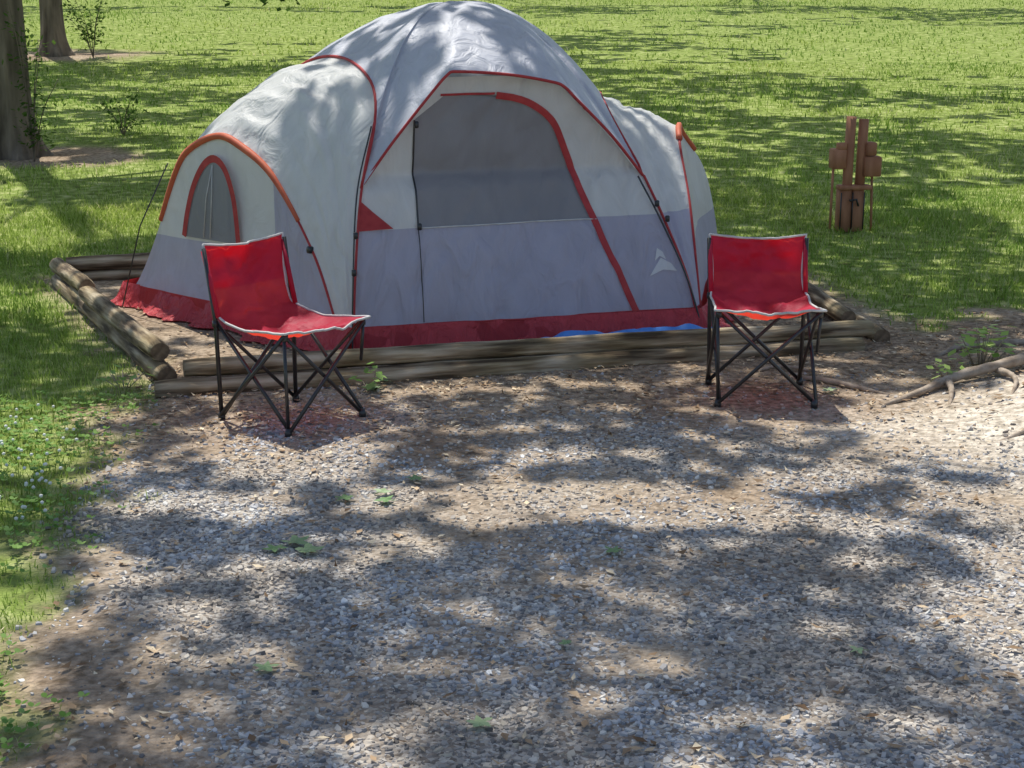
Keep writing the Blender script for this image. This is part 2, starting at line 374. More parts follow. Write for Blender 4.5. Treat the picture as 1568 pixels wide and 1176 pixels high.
# ------------------------------------------------------------ tent
TH=math.atan2(.28,.96)
tent=empty('dome_tent',(-.22,9.15,.012),TH)
FL=[(-.95,-1.2,0),(-.93,-1.17,.35),(-.87,-1.08,.8),(-.77,-.97,1.15)]
FR=[(.93,-1.2,0),(.87,-1.13,.3),(.78,-1.0,.6),(.70,-.90,.82)]
BL=[(-1.05,.8,1.17),(-1.1,1.0,1.06),(-1.3,1.1,.6),(-1.35,1.15,0)]
BR=[(.88,.6,1.12),(1.0,.95,1.0),(1.2,1.1,.6),(1.3,1.15,0)]
trimL=[(-.77,-.97,1.15),(-.74,-.75,1.33),(-.8,-.3,1.43),(-.92,.2,1.39)]
trimR=[(.70,-.90,.82),(.60,-.7,1.08),(.64,-.4,1.18),(.75,0,1.2)]
brow=[(-.86,-1.06,.84),(-.70,-1.09,1.06),(-.50,-1.10,1.30),(-.43,-1.105,1.375),(-.39,-1.1,1.39),(-.1,-1.07,1.37),(.16,-1.01,1.325),(.22,-1.0,1.30),(.28,-.99,1.245),(.5,-.95,1.04),(.70,-.90,.82)]
mid=np.array([-1.5,-.31]); hv=np.array([.5,-.82])
hoopL=[(mid[0]+s*hv[0],mid[1]+s*hv[1],z) for s,z in [(1,0),(.95,.16),(.78,.5),(.47,.85),(.2,.99),(0,1.03),(-.28,.93),(-.42,.78),(-.62,.45),(-.8,.2),(-1.0,0)]]
hoopR=[(.98,-1.12,0),(.99,-1.0,.3),(1.02,-.8,.65),(1.08,-.5,.92),(1.17,-.25,1.02),(1.3,0,.95),(1.55,.25,.72),(1.75,.5,.35),(1.82,.57,0)]
def rail(pts,n): return cr(pts,n)
def resample(C,n):
    d=np.r_[0,np.cumsum(np.linalg.norm(np.diff(C,axis=0),axis=1))]; t=np.linspace(0,d[-1],n)
    return np.stack([np.interp(t,d,C[:,k]) for k in range(3)],1)
def wrinkle(A,amp,sd,fu=7,fv=5):
    A=np.array(A); u=np.linspace(0,1,A.shape[0])[:,None]; v=np.linspace(0,1,A.shape[1])[None]
    n_=fbm(u*fu+v*2,v*fv+0*u,sd,4)-.5; n_=n_+.5*(np.abs(fbm(u*fu*.6+v*6,v*2.2-u*3,sd+40,3)-.5)*-2)
    e=np.sin(np.pi*np.clip(u,0,1))*np.sin(np.pi*v)
    gu=np.gradient(A,axis=0); gv_=np.gradient(A,axis=1); nn=np.cross(gu,gv_); nn/=np.linalg.norm(nn,axis=2)[...,None]+1e-9
    return A+nn*(n_*amp*np.clip(e,0,1)**.6)[...,None]
def loft(c1,c2,n,m,out=(0,0,0)):
    a=resample(c1,n); b=resample(c2,n); t=np.linspace(0,1,m)[None,:,None]
    A=a[:,None]*(1-t)+b[:,None]*t
    return A+np.array(out)[None,None]*(np.sin(np.pi*t)*np.sin(np.pi*np.linspace(0,1,n))[:,None,None])
c2=np.concatenate([rail(FL+trimL[1:]+BL,80)])
A=wrinkle(loft(rail(hoopL,80),c2,110,50,out=(-.03,0,.05)),.06,1); mb=MB(); mb.grid(A); mb.ob('left_wing_panel',M_left,tent)
c2r=rail(FR+trimR[1:]+BR,80)
A=wrinkle(loft(rail(hoopR,80),c2r,110,40,out=(.0,0,.02)),.06,2); mb=MB(); mb.grid(A); mb.ob('right_wing_panel',M_right,tent)
H=rail(hoopL,90); S=((H[:,:2]-mid)@hv)/(hv@hv)
rows=np.linspace(0,1,26)
def col(h,b): return [h*(1-r)+b*r for r in rows]
outn=np.array([-.85,-.52,0])
G=np.array([[p+outn*(.03*r*r) for p,r in zip(col(h,np.array([h[0],h[1],0])),rows)] for h in H])
G=wrinkle(G,.02,4)
i0=int(np.argmin(np.abs(S-.47)))
mb=MB(); mb.grid(G[:i0+1]); mb.ob('left_end_wall_front',M_grey,tent)
mb=MB(); mb.grid(G[i0:]); mb.ob('left_end_wall',M_wend,tent)
HR=resample(rail(hoopR,60),60); b0=np.array([.98,-1.12,0]); b1=np.array([1.82,.57,0])
G=np.array([[p for p in col(h,b0+(b1-b0)*i/59+0)] for i,h in enumerate(HR)])
mb=MB(); mb.grid(wrinkle(G,.02,6)); mb.ob('right_end_wall',M_wend,tent)
A=[]
bl=resample(rail(BL[::-1],30),30); br=resample(rail(BR[::-1],30),30)
for i in range(30): A.append([bl[i]*(1-t)+br[i]*t+np.array([0,.10*math.sin(math.pi*t),0]) for t in np.linspace(0,1,24)])
mb=MB(); mb.grid(wrinkle(A,.03,7)); mb.ob('back_wall',M_right,tent)
apex=np.array([0,0,1.72])
backtrim=[(-1.1,1.0,1.06),(-.6,1.12,1.15),(0,1.18,1.2),(.5,1.1,1.12),(1.0,.95,1.0)]
bnd=[];nn=[]
def seg(pts,n,e0,e1):
    c=resample(rail(pts,90),n)[:-1]; bnd.extend(c); nn.extend(np.linspace(e0,e1,n)[:-1])
tip=(-.875,-1.085,.82)
seg([tip,(-.775,-.975,1.15),(-.75,-.76,1.33),(-.81,-.3,1.435),(-.93,.2,1.395),(-1.06,.8,1.18),(-1.11,1.0,1.07)],44,2.9,2.1)
nn[:44]=list(np.interp(np.arange(len(nn[:44])),[0,10,14,43],[3.4,3.2,2.2,2.1]))
seg(backtrim,24,2.1,2.2)
seg([(1.0,.95,1.0),(.88,.6,1.13),(.76,0,1.21),(.65,-.4,1.19),(.61,-.7,1.09),(.71,-.91,.82)],30,2.1,1.66)
seg([tuple(p) for p in brow[::-1]][:-1]+[tip],70,1.66,3.2)
m0=len(nn)-69; nn[m0:]=list(np.interp(np.linspace(0,46,69),[0,12,22,34,46],[1.66,2.0,2.2,2.5,3.3]))
B=np.array(bnd); NB=len(B); ts=np.linspace(0,1,36)
vs=[]
for i in range(NB):
    b=B[i]; 
    for t in ts[1:]:
        z=b[2]+(1.72-b[2])*(1-t**nn[i]); p=np.array([b[0]*t,b[1]*t,z])
        p[2]+=.012*(1-t)+.045*(float(fbm(p[0]*4,p[1]*4,8))-.5)*math.sin(math.pi*t)
        vs.append(p)
K=len(ts)-1
fs=[(i*K+j,i*K+j+1,((i+1)%NB)*K+j+1,((i+1)%NB)*K+j) for i in range(NB) for j in range(K-1)]
vs.append(apex+np.array([0,0,.012])); fs+=[(len(vs)-1,i*K,((i+1)%NB)*K) for i in range(NB)]
mk('rain_fly',vs,fs,M_fly,tent)
bp=rail(brow,110)
nb=len(bp)//2
Lz=np.array([(p[2],p[0],p[1]) for p in rail(FL[:3],30)]+[(p[2],p[0],p[1]+.05) for p in bp[:48] if p[2]>.86 and p[2]<1.385 and p[0]<-.4])
Rz=np.array([(p[2],p[0],p[1]) for p in rail(FR,30)]+[(p[2],p[0],p[1]+.05) for p in bp[nb:] if p[2]>.86 and p[2]<1.36 and p[0]>0])
Lz=Lz[np.argsort(Lz[:,0])]; Rz=Rz[np.argsort(Rz[:,0])]
def W(u,z,off=0):
    uL=np.interp(z,Lz[:,0],Lz[:,1]); vL=np.interp(z,Lz[:,0],Lz[:,2]); uR=np.interp(z,Rz[:,0],Rz[:,1]); vR=np.interp(z,Rz[:,0],Rz[:,2])
    t=(u-uL)/(uR-uL+1e-9); v=vL*(1-t)+vR*t+.05*math.sin(math.pi*min(max(t,0),1))*(z/1.3)
    e=max(0,math.sin(math.pi*min(max(t,0),1)))**.6
    v+= .026*(float(fbm(u*4+z*1.5,z*3,12))-.5)*2*e - .038*abs(float(fbm(u*5-z*4,z*1.5+u*2,17))-.5)*2*e
    if z<.13: v-=.05*(1-z/.13)
    return (u,v-off,z)
DR=[(.13,.575),(.43,.45),(.72,.345),(.99,.25),(1.12,.18),(1.2,.08),(1.245,-.03),(1.27,-.2)]
DRz=cr([(a,b,0) for a,b in DR],60)
def ud(z): return float(np.interp(z,DRz[:,0],DRz[:,1]))
def udl(z): return -.586 if z<1.15 else -.586+.16*(z-1.15)/.12
def band(name,mat,z0,z1,fl,fr,n,m,off=0):
    A=[[W(fl(z)*(1-t)+fr(z)*t,z,off) for t in np.linspace(0,1,m)] for z in np.linspace(z0,z1,n)]
    b=MB(); b.grid(A); b.ob(name,mat,tent)
uLf=lambda z: float(np.interp(z,Lz[:,0],Lz[:,1])); uRf=lambda z: float(np.interp(z,Rz[:,0],Rz[:,1]))
band('front_left_cream',M_white,.61,1.36,uLf,udl,34,12)
band('front_right_cream',M_white,.62,1.28,lambda z:ud(min(z,1.269)),uRf,34,20)
band('front_top_cream',M_white,1.27,1.36,lambda z:-.43,uRf,6,14)
band('front_left_grey',M_grey,0,.61,uLf,lambda z:-.586,30,14)
band('front_right_grey',M_grey,0,.62,lambda z: ud(max(z,.13)),uRf,30,18)
band('door_lower_panel',M_grey,0,.61,lambda z:-.586,lambda z:ud(max(z,.13)),36,56)
band('door_screen',M_mesh,.61,1.27,udl,ud,40,46,-.004)
def ribbon(name,pts,r,mat,seg=6,n=60):
    b=MB(); b.tube(rail(pts,n),r,seg); b.ob(name,mat,tent)
def tuberaw(name,P,r,mat):
    b=MB(); b.tube(P,r,6); b.ob(name,mat,tent)
def strip(name,pts2,w,mat,off=.006):
    A=[]; P=np.array(pts2); T=np.gradient(P,axis=0); T/=np.linalg.norm(T,axis=1)[:,None]
    for p,t in zip(P,T):
        nrm=np.array([-t[1],t[0]]); A.append([W(p[0]+nrm[0]*k*w,p[1]+nrm[1]*k*w,off+.004*(1-abs(k)*2)) for k in(-.5,0,.5)])
    b=MB(); b.grid(A); b.ob(name,mat,tent)
strip('door_zip_flap',[(ud(z)+.002*math.sin(z*23),z) for z in np.linspace(.13,1.262,90)],.036,M_trim)
strip('door_top_flap',[(-.45+t*.3,1.272) for t in np.linspace(0,1,12)],.012,M_trim)
strip('door_left_zip',[(-.586,z) for z in np.linspace(.60,1.15,40)],.010,M_black)
strip('door_sill_seam',[(-.58+t*.98,.61) for t in np.linspace(0,1,60)],.007,M_silver)
strip('vertical_seam',[(-.586,z) for z in np.linspace(.14,.6,22)],.005,M_black,.004)
strip('base_seam',[(-.93+t*1.84,.132) for t in np.linspace(0,1,60)],.008,M_trim)
b=MB(); b.add([W(-.93+.03,.61,.012),W(-.72,.615,.012),W(-.82,.70,.016),W(-.885,.76,.012)],[(0,1,2,3)]); b.ob('corner_patch',M_trim,tent)
b=MB(); b.add([W(.66,.31,.012),W(.74,.34,.014),W(.82,.33,.012),W(.79,.37,.012),W(.735,.40,.012)],[(0,1,2,3,4)]); b.add([W(.70,.385,.012),W(.73,.41,.012),W(.765,.39,.012),W(.75,.43,.012),W(.72,.45,.012)],[(0,1,2,3,4)]); b.ob('printed_badge',M_white,tent)
tuberaw('brow_trim',rail([tuple(np.array(p)+[0,-.006,0]) for p in brow],110),.008,M_trim)
tuberaw('fly_trim_side',B[:44],.008,M_trim)
tuberaw('fly_trim_far_side',B[66:96],.007,M_trim)
ribbon('front_pole_sleeve',[tuple(np.array(p)+[-.006,-.01,0]) for p in FL],.007,M_trim)
ribbon('front_right_pole_sleeve',[tuple(np.array(p)+[.004,-.01,0]) for p in FR],.007,M_trim)
ribbon('front_right_pole',[tuple(np.array(p)+[-.05+.06*(1-p[2]),-.035,0]) for p in FR],.005,M_black)
Hl=resample(H,80)
k1=int(np.argmin(np.abs(Hl[:,2]-.80)))
b=MB(); b.tube(Hl[k1-6:62]+[0,0,.004],[.014,.020,.020,.016],6); b.ob('left_hoop_sleeve',M_orange,tent)
tuberaw('left_hoop_lower_sleeve',Hl[:k1-5],.008,M_trim)
b=MB(); hr=resample(rail(hoopR,80),80); b.tube(hr[:34],.008,6); b.ob('right_hoop_trim',M_trim,tent)
b=MB(); b.tube(hr[32:52]+[0,0,.006],.019,6); b.ob('right_hoop_sleeve',M_orange,tent)
tuberaw('front_left_pole',rail([(-.97,-1.25,0),(-.955,-1.23,.35),(-.905,-1.13,.8),(-.80,-1.0,1.12)],30),.0045,M_black)
b=MB()
for c in [(-.93,-1.2,.6),(-.586,-1.12,.62),(-.586,-1.08,1.13),(.74,-1.02,.68),(.79,-1.05,.60),(-.95,-1.24,.42)]:
    b.box(c,(.022,.02,.035),0,.004)
b.box((mid[0]+.76*hv[0],mid[1]+.78*hv[1],.5),(.03,.03,.035),.5,.004)
b.ob('pole_clips',M_black,tent)
def HP(s,z,o=.012): 
    u=mid+hv*s; return np.array([u[0],u[1],z])+outn*(o+.006)
arch=[(-.31,.47),(-.27,.6),(-.2,.75),(-.1,.87),(.0,.915),(.09,.87),(.155,.74),(.18,.6),(.19,.47)]
ac=cr([(a,b_,0) for a,b_ in arch],40)
A=[]
for i in range(20): A.append([HP(ac[i][0]*(1-t)+ac[39-i][0]*t, ac[i][1]*(1-t)+ac[39-i][1]*t,.02) for t in np.linspace(0,1,12)])
b=MB(); b.grid(A); b.ob('end_window_screen',M_mesh,tent)
b=MB(); A=[]; T=np.gradient(ac,axis=0); T/=np.linalg.norm(T,axis=1)[:,None]
for p,t in zip(ac,T): A.append([HP(p[0]-t[1]*k,p[1]+t[0]*k,.024) for k in (-.02,0,.02)])
b.grid(A); b.ob('end_window_trim',M_trim,tent)
b=MB()
for s in (-.1,.0): b.tube([HP(s*.6-.06,.48,.027),HP(s*.5-.03,.7,.027),HP(-.01,.88,.027)],.003,5)
b.ob('end_window_seams',M_silver,tent)
foot=[FL[0],(.93,-1.2,0),(1.0,-1.1,0),(1.82,.57,0),(1.3,1.15,0),(-1.35,1.15,0),(-2.0,.51,0),(-1.0,-1.13,0),FL[0]]
P=resample(np.array(foot,float),300); A=[]
for i,p in enumerate(P):
    o=p[:2]/np.linalg.norm(p[:2]); f=float(fbm(i*.25,3,5,3))-.5
    A.append([(p[0]+o[0]*d*(1+f*1.6),p[1]+o[1]*d*(1+f*1.6),z*(1+f*1.0 if .04>d>.01 else 1)) for d,z in((.006,.135),(.035+.02*f,.09),(.055,.045),(.085,.02),(.12,.004))])
b=MB(); b.grid(A); b.ob('floor_skirt',M_redf,tent)
b=MB(); A=[]
for x_ in np.linspace(-.1,.95,50):
    e=float(fbm(x_*6,1,2)); g=float(fbm(x_*9,2,2))
    A.append([(x_,-1.30-.02*e,.02),(x_,-1.34-.03*e,.045+.05*g),(x_,-1.40-.03*e,.055+.055*g),(x_,-1.44-.03*e,.04),(x_,-1.47,.005)])
b.grid(A); b.ob('ground_tarp',M_tarp,tent)
b=MB(); b.tube([(-1.74,.05,.86),(-1.9,.2,.5),(-2.02,.3,0.02)],.004,5); b.ob('guy_line',M_black,tent)

# ------------------------------------------------------------ camping chairs
def chair(loc,th,top_z=.745,sd=0):
    e=empty('camping_chair',(loc[0],loc[1],float(hz(*loc))),th)
    a=.212; q=[(-a,-a),(a,-a),(a,a),(-a,a)]; b=MB()
    for i in range(4):
        p=q[i]; r_=q[(i+1)%4]; top=.425
        for s,(m1,m2) in enumerate(((p,r_),(r_,p))):
            o=(np.array([p[1]-r_[1],r_[0]-p[0]])); o=o/np.linalg.norm(o)*(.008 if s else -.008)
            b.tube([(m1[0]+o[0],m1[1]+o[1],.02),(m2[0]*1.03+o[0],m2[1]*1.03+o[1],top)],.0085,8)
    for sx in(-1,1):
        b.tube([(sx*a,a,.015),(sx*(a+.006),a+.005,.43),(sx*(a+.012),a+.055,top_z-.01)],.0095,8)
        b.tube([(sx*a,-a,.015),(sx*(a+.012),-a-.006,.43)],.0075,8) if sx<0 else b.tube([(sx*a,-a,.25),(sx*(a+.012),-a-.006,.43)],.0075,8)
    b.ob('frame',M_black,e)
    b=MB()
    for x_,y_ in q: b.tube([(x_,y_,.0),(x_,y_,.018),(x_,y_,.035)],[.016,.016,.011],10)
    for x_,y_ in q: b.tube([(x_*1.03,y_*1.03,.405),(x_*1.03,y_*1.03,.432)],[.014,.013],8)
    b.ob('feet_and_joints',M_black,e)
    zz=lambda z:.44+(z-.44)*(top_z-.44)/(.745-.44) if z>.44 else z
    prof=rail([(0,a+.062,zz(.745)),(0,a+.045,zz(.62)),(0,a+.022,zz(.50)),(0,a-.01,.44),(0,a-.10,.415),(0,0,.405),(0,-a*.6,.415),(0,-a-.03,.428)],60)
    A=[]; nc=36
    for i,p in enumerate(prof):
        t=i/59; hw=.222+.018*sstep(.45,1,t)-.016*math.sin(math.pi*min(1,max(0,t/.5)))-.012*math.sin(math.pi*min(1,max(0,(t-.5)/.5)))
        row=[]
        for j in range(nc):
            s=-1+2*j/(nc-1); sag=(1-s*s)
            w=.026*(float(fbm(s*2.5+t*3+sd,t*11,31,4))-.5)*2*(.3+sag) + .022*abs(float(fbm(s*4-t*5+sd,t*6+s*2,37,2))-.5)*sag
            if t<.42: row.append((s*hw,p[1]+.034*sag*math.sin(math.pi*min(1,t/.42+.12))+w,p[2]-.014*sag*math.exp(-t*30)+.006*s*s))
            else: row.append((s*hw,p[1]+.014*sag*(t>.97),p[2]-.045*sag*math.sin(math.pi*min(.95,(t-.36)/.62))+w*.8+.012*abs(s)**3))
        A.append(row)
    b=MB(); b.grid(A); b.ob('seat_and_back_fabric',M_chair,e)
    A=np.array(A)
    b=MB(); Pk=A[:15].copy(); Pk[:,:,1]+=.008; b.grid(Pk); b.ob('back_hem_pocket',M_chair,e)
    b=MB(); loop=np.concatenate([A[:,0],A[-1,1:],A[::-1][1:,-1],A[0,::-1][1:]]); b.tube(loop,.0055,6); b.ob('edge_piping',M_silver,e)
    b=MB()
    for sx in(0,-1): b.tube([A[2][sx]+[0,.004,0],A[26][sx]+[0,.008,0]],.011,8)
    b.ob('back_sleeves',M_chair,e)
chair((-.944,6.51),rad(49.8)); chair((1.125,6.90),rad(-1.5),.69,5)

# ------------------------------------------------------------ utility post
px_,py_=2.55,11.84; pz=float(hz(px_,py_)); up=empty('utility_hookup_post',(px_,py_,pz),rad(8)); b=MB()
b.box((-.045,0,.17),(.085,.12,.34),0,.008); b.box((.05,.0,.165),(.09,.12,.33),0,.008)
b.tube([(-.03,-.02,.0),(-.03,-.02,.5),(-.022,-.02,.86)],.037,10,.04); b.tube([(.07,-.01,.3),(.075,-.01,.6),(.08,-.01,.84)],.037,10,.04)
b.box((-.115,-.02,.55),(.10,.11,.15),.05,.008); b.box((.15,-.02,.49),(.13,.11,.15),-.05,.008); b.box((.13,-.02,.62),(.08,.1,.10),.1,.008)
b.box((-.10,-.05,.645),(.07,.05,.05),0,.006); b.box((.02,-.03,.335),(.25,.1,.035),0,.006)
b.tube([(-.15,-.02,.02),(-.145,-.02,.5)],.010,8); b.tube([(.175,-.02,.0),(.16,-.02,.42)],.010,8)
b.ob('posts_and_boxes',M_rust,up)
b=MB()
for x_ in (-.09,.0,.09): b.tube([(x_,-.07,.02),(x_,-.072,.3)],.005,6)
b.tube([(-.03,-.085,.24),(.02,-.1,.25),(.04,-.09,.2)],.009,8); b.ob('pipework',M_black,up)

# ------------------------------------------------------------ roots and sprouts
b=MB()
def root(p,r): 
    Q=cr([(x_,y_,float(hz(x_,y_))+z_) for x_,y_,z_ in p],30); b.tube(Q,r,8,.35)
root([(1.66,6.74,.0),(1.85,6.88,.02),(2.05,7.03,.035),(2.3,7.08,.05),(2.55,7.22,.045),(2.9,7.5,.03)],[.010,.022,.029,.034])
root([(2.0,6.98,.03),(1.98,6.85,.018),(1.92,6.66,-.01)],[.018,.012,.005])
root([(2.25,7.06,.03),(2.28,6.9,.02),(2.2,6.7,-.01)],[.018,.012,.004])
root([(1.95,6.1,-.01),(2.1,6.18,.01),(2.25,6.28,.025),(2.5,6.5,.035),(2.9,6.7,.03)],[.007,.014,.022])
root([(1.3,7.25,.0),(1.45,7.15,.015),(1.6,7.0,.012),(1.72,6.92,-.005)],[.008,.013,.008])
root([(2.1,7.6,.0),(2.3,7.7,.02),(2.9,7.75,.02)],[.010,.018,.018])
root([(1.15,7.35,.0),(1.3,7.42,.015),(1.5,7.35,.0)],[.006,.010,.005])
b.ob('tree_roots',M_root)
def sprout(name,cx,cy,n,h,s,spread=.1,mat=M_clover):
    pts=[];fs=[]
    e=empty(name,(cx,cy,float(hz(cx,cy)))); st=MB()
    for i in range(n):
        a=random.uniform(0,6.28); r=spread*random.random()**.5; z=h*random.uniform(.25,1); c=np.array([math.cos(a)*r,math.sin(a)*r,z])
        if i%4==0: st.tube([(c[0]*.3,c[1]*.3,0),tuple(c)],.0025,4)
        d=random.uniform(0,6.28); L=s*random.uniform(.6,1.2); o=len(pts); di=np.array([math.cos(d),math.sin(d),random.uniform(-.5,.3)]); pe=np.array([-math.sin(d),math.cos(d),random.uniform(-.3,.3)])
        pts+= [tuple(c),tuple(c+di*L*.5+pe*L*.32),tuple(c+di*L),tuple(c+di*L*.5-pe*L*.32)]; fs.append((o,o+1,o+2,o+3))
    mk('leaves',pts,fs,mat,e,False); st.ob('stems',M_root,e)
M_sp=island('sprout_leaf',[(0,(.32,.50,.09)),(1,(.58,.74,.22))],.5,.4)
sprout('tree_seedling',2.24,7.3,60,.2,.07,.13,M_sp); sprout('tree_seedling',2.04,7.12,22,.09,.05,.08,M_sp)
sprout('weed_plant',-.66,7.0,14,.12,.07,.06,M_clover); sprout('weed_plant',-1.8,7.05,22,.12,.05,.12,M_clover)

# ------------------------------------------------------------ trees + canopy
EL=rad(64); SH=np.array([-.40,.917]); SH/=np.linalg.norm(SH)
cot=1/math.tan(EL)
TR=[(-5.0,15.85,.195),(-8.15,28.5,.20),(-5.6,8.6,.25),(6.0,10.5,.28),(11.5,25,.28),(-14.5,36,.3),(15.5,40,.3),(-3,57,.3),(7,59,.3),(4.6,6.2,.22),(-12,19,.25)]
SUN_GAPS=[(-.89,6.0,.32,.34,1.9),(-1.12,5.35,.30,.14,1.6),(.27,5.4,.46,.18,1.8),(.92,5.2,.36,.13,1.5),(1.05,5.62,.20,.1,1.3),(-.35,5.45,.20,.10,1.2),(-.36,5.0,.2,.09,.8),  # sun patches on the ground; crown leaves are left out above them
 (2.2,6.3,.75,.55,2.0),(1.75,4.3,.4,.4,1.0),(.1,5.93,.2,.08,1),(-.4,7.0,.32,.08,1.1),(.45,7.1,.3,.06,1),
 (1.9,5.3,.4,.3,1.3),(-.2,6.3,.22,.08,.8),(1.9,4.9,.3,.25,1.1),(-1.6,4.3,.45,.6,.5),
 (.1,7.42,.8,.07,.9),(1.1,7.72,.6,.07,.8),(-1.72,7.35,.14,.35,1.1),(-2.25,8.45,.18,.45,1.0),
 (-3.7,12.0,.9,.8,1.7),(-3.0,11.9,.4,.4,1.2),(-2.1,6.1,.45,.6,1.2),(-2.9,9.2,.35,.5,1.0),
 (-7,37,8,7,1.7),(9.2,31,4.5,7,2.0),(3,39,7,4,1.0),(5.6,18.5,2.0,.5,1.1),(4.8,20.8,2.0,.4,.8),(3.8,13,.5,.25,.9),(-4,24,3.2,1.2,1.0),(3,26.5,4,.8,.7),(6.5,24,3,.8,1.1),(4.3,11,.8,.3,1.0),(-3.5,18,1.4,.4,.9),(-5,20.5,1.6,.5,1.0),(-3.6,15.0,.8,.3,.8),
 (-1.10,8.15,.55,.50,1.4),(-1.45,8.5,.5,.35,1.5),(-.2,8.45,.6,.35,1.05),(-.5,8.75,.55,.4,1.2),(1.1,8.85,.3,.3,1.2),(.5,8.8,.4,.25,.9),(-1.75,8.4,.3,.3,1.2),(-1.5,7.8,.2,.2,1.1),(.15,7.7,.10,.06,1.0),(-2.2,8.9,.5,.22,1.3),
 (1.18,6.65,.32,.16,1.2),(-.85,6.32,.28,.14,1.2),(-1.15,6.35,.12,.1,1.1)]
def light(gx,gy):
    s=np.zeros_like(gx)
    for cx,cy,rx,ry,a in SUN_GAPS: s=np.maximum(s,a*np.exp(-(((gx-cx)/rx)**2+((gy-cy)/ry)**2)*.8))
    near=1.15*fbm(gx*6.0,gy*8,91,3)-.575
    fore=.40*fbm(gx*5,gy*8,92,3)-.20+.17
    far=1.9*fbm(gx*.9,gy*1.3,93,4)-.95-.12
    tent_=1.7*fbm(gx*8,gy*8,94,3)-.85-.10
    w1=sstep(5.2,4.6,gy); w3=sstep(13,15,gy); w4=sstep(7.2,7.5,gy)*sstep(9.3,8.9,gy)*(np.abs(gx)<2.4)
    nz=near*(1-w1)+fore*w1; nz=nz*(1-w4)+tent_*w4; nz=nz*(1-w3)+far*w3
    return s*.75+nz
def leaves(n,xr,yr,hr,L,thr,soft):  # unseen crown leaves, arranged so their gaps cast the chosen sun dapples
    gx=rng.uniform(*xr,n); gy=rng.uniform(*yr,n); lv=light(gx,gy)
    k=rng.random(n)<sstep(thr+soft,thr-soft,lv)*.97
    gx=gx[k];gy=gy[k]; m=len(gx); h=rng.uniform(*hr,m); h=h+2.2*sstep(5.2,4.4,gy); g0=np.maximum(0,.045*(gy-11))
    x=gx+SH[0]*cot*h; y=gy+SH[1]*cot*h; z=h+g0
    a=rng.uniform(0,6.28,m); t=rng.uniform(-.7,.7,m); t2=rng.uniform(-.7,.7,m); l_=L*rng.uniform(.6,1.2,m); w=l_*.36
    d=np.stack([np.cos(a),np.sin(a),t],1)*l_[:,None]*.5; e=np.stack([-np.sin(a),np.cos(a),t2],1)*w[:,None]
    c=np.stack([x,y,z],1)
    return c,np.stack([c-d,c+e-d*.1,c+d,c-e-d*.1],1)
C1,Q1=leaves(24500,(-4.2,3.8),(2.4,14),(5.0,8.0),.19,.26,.24)
C2,Q2=leaves(19500,(-15,14),(14,46),(6,10),.47,.22,.18)
C=np.concatenate([C1,C2]); Q=np.concatenate([Q1,Q2])
own=np.argmin(np.stack([np.hypot(C[:,0]-tx,C[:,1]-ty) for tx,ty,_ in TR]),0)
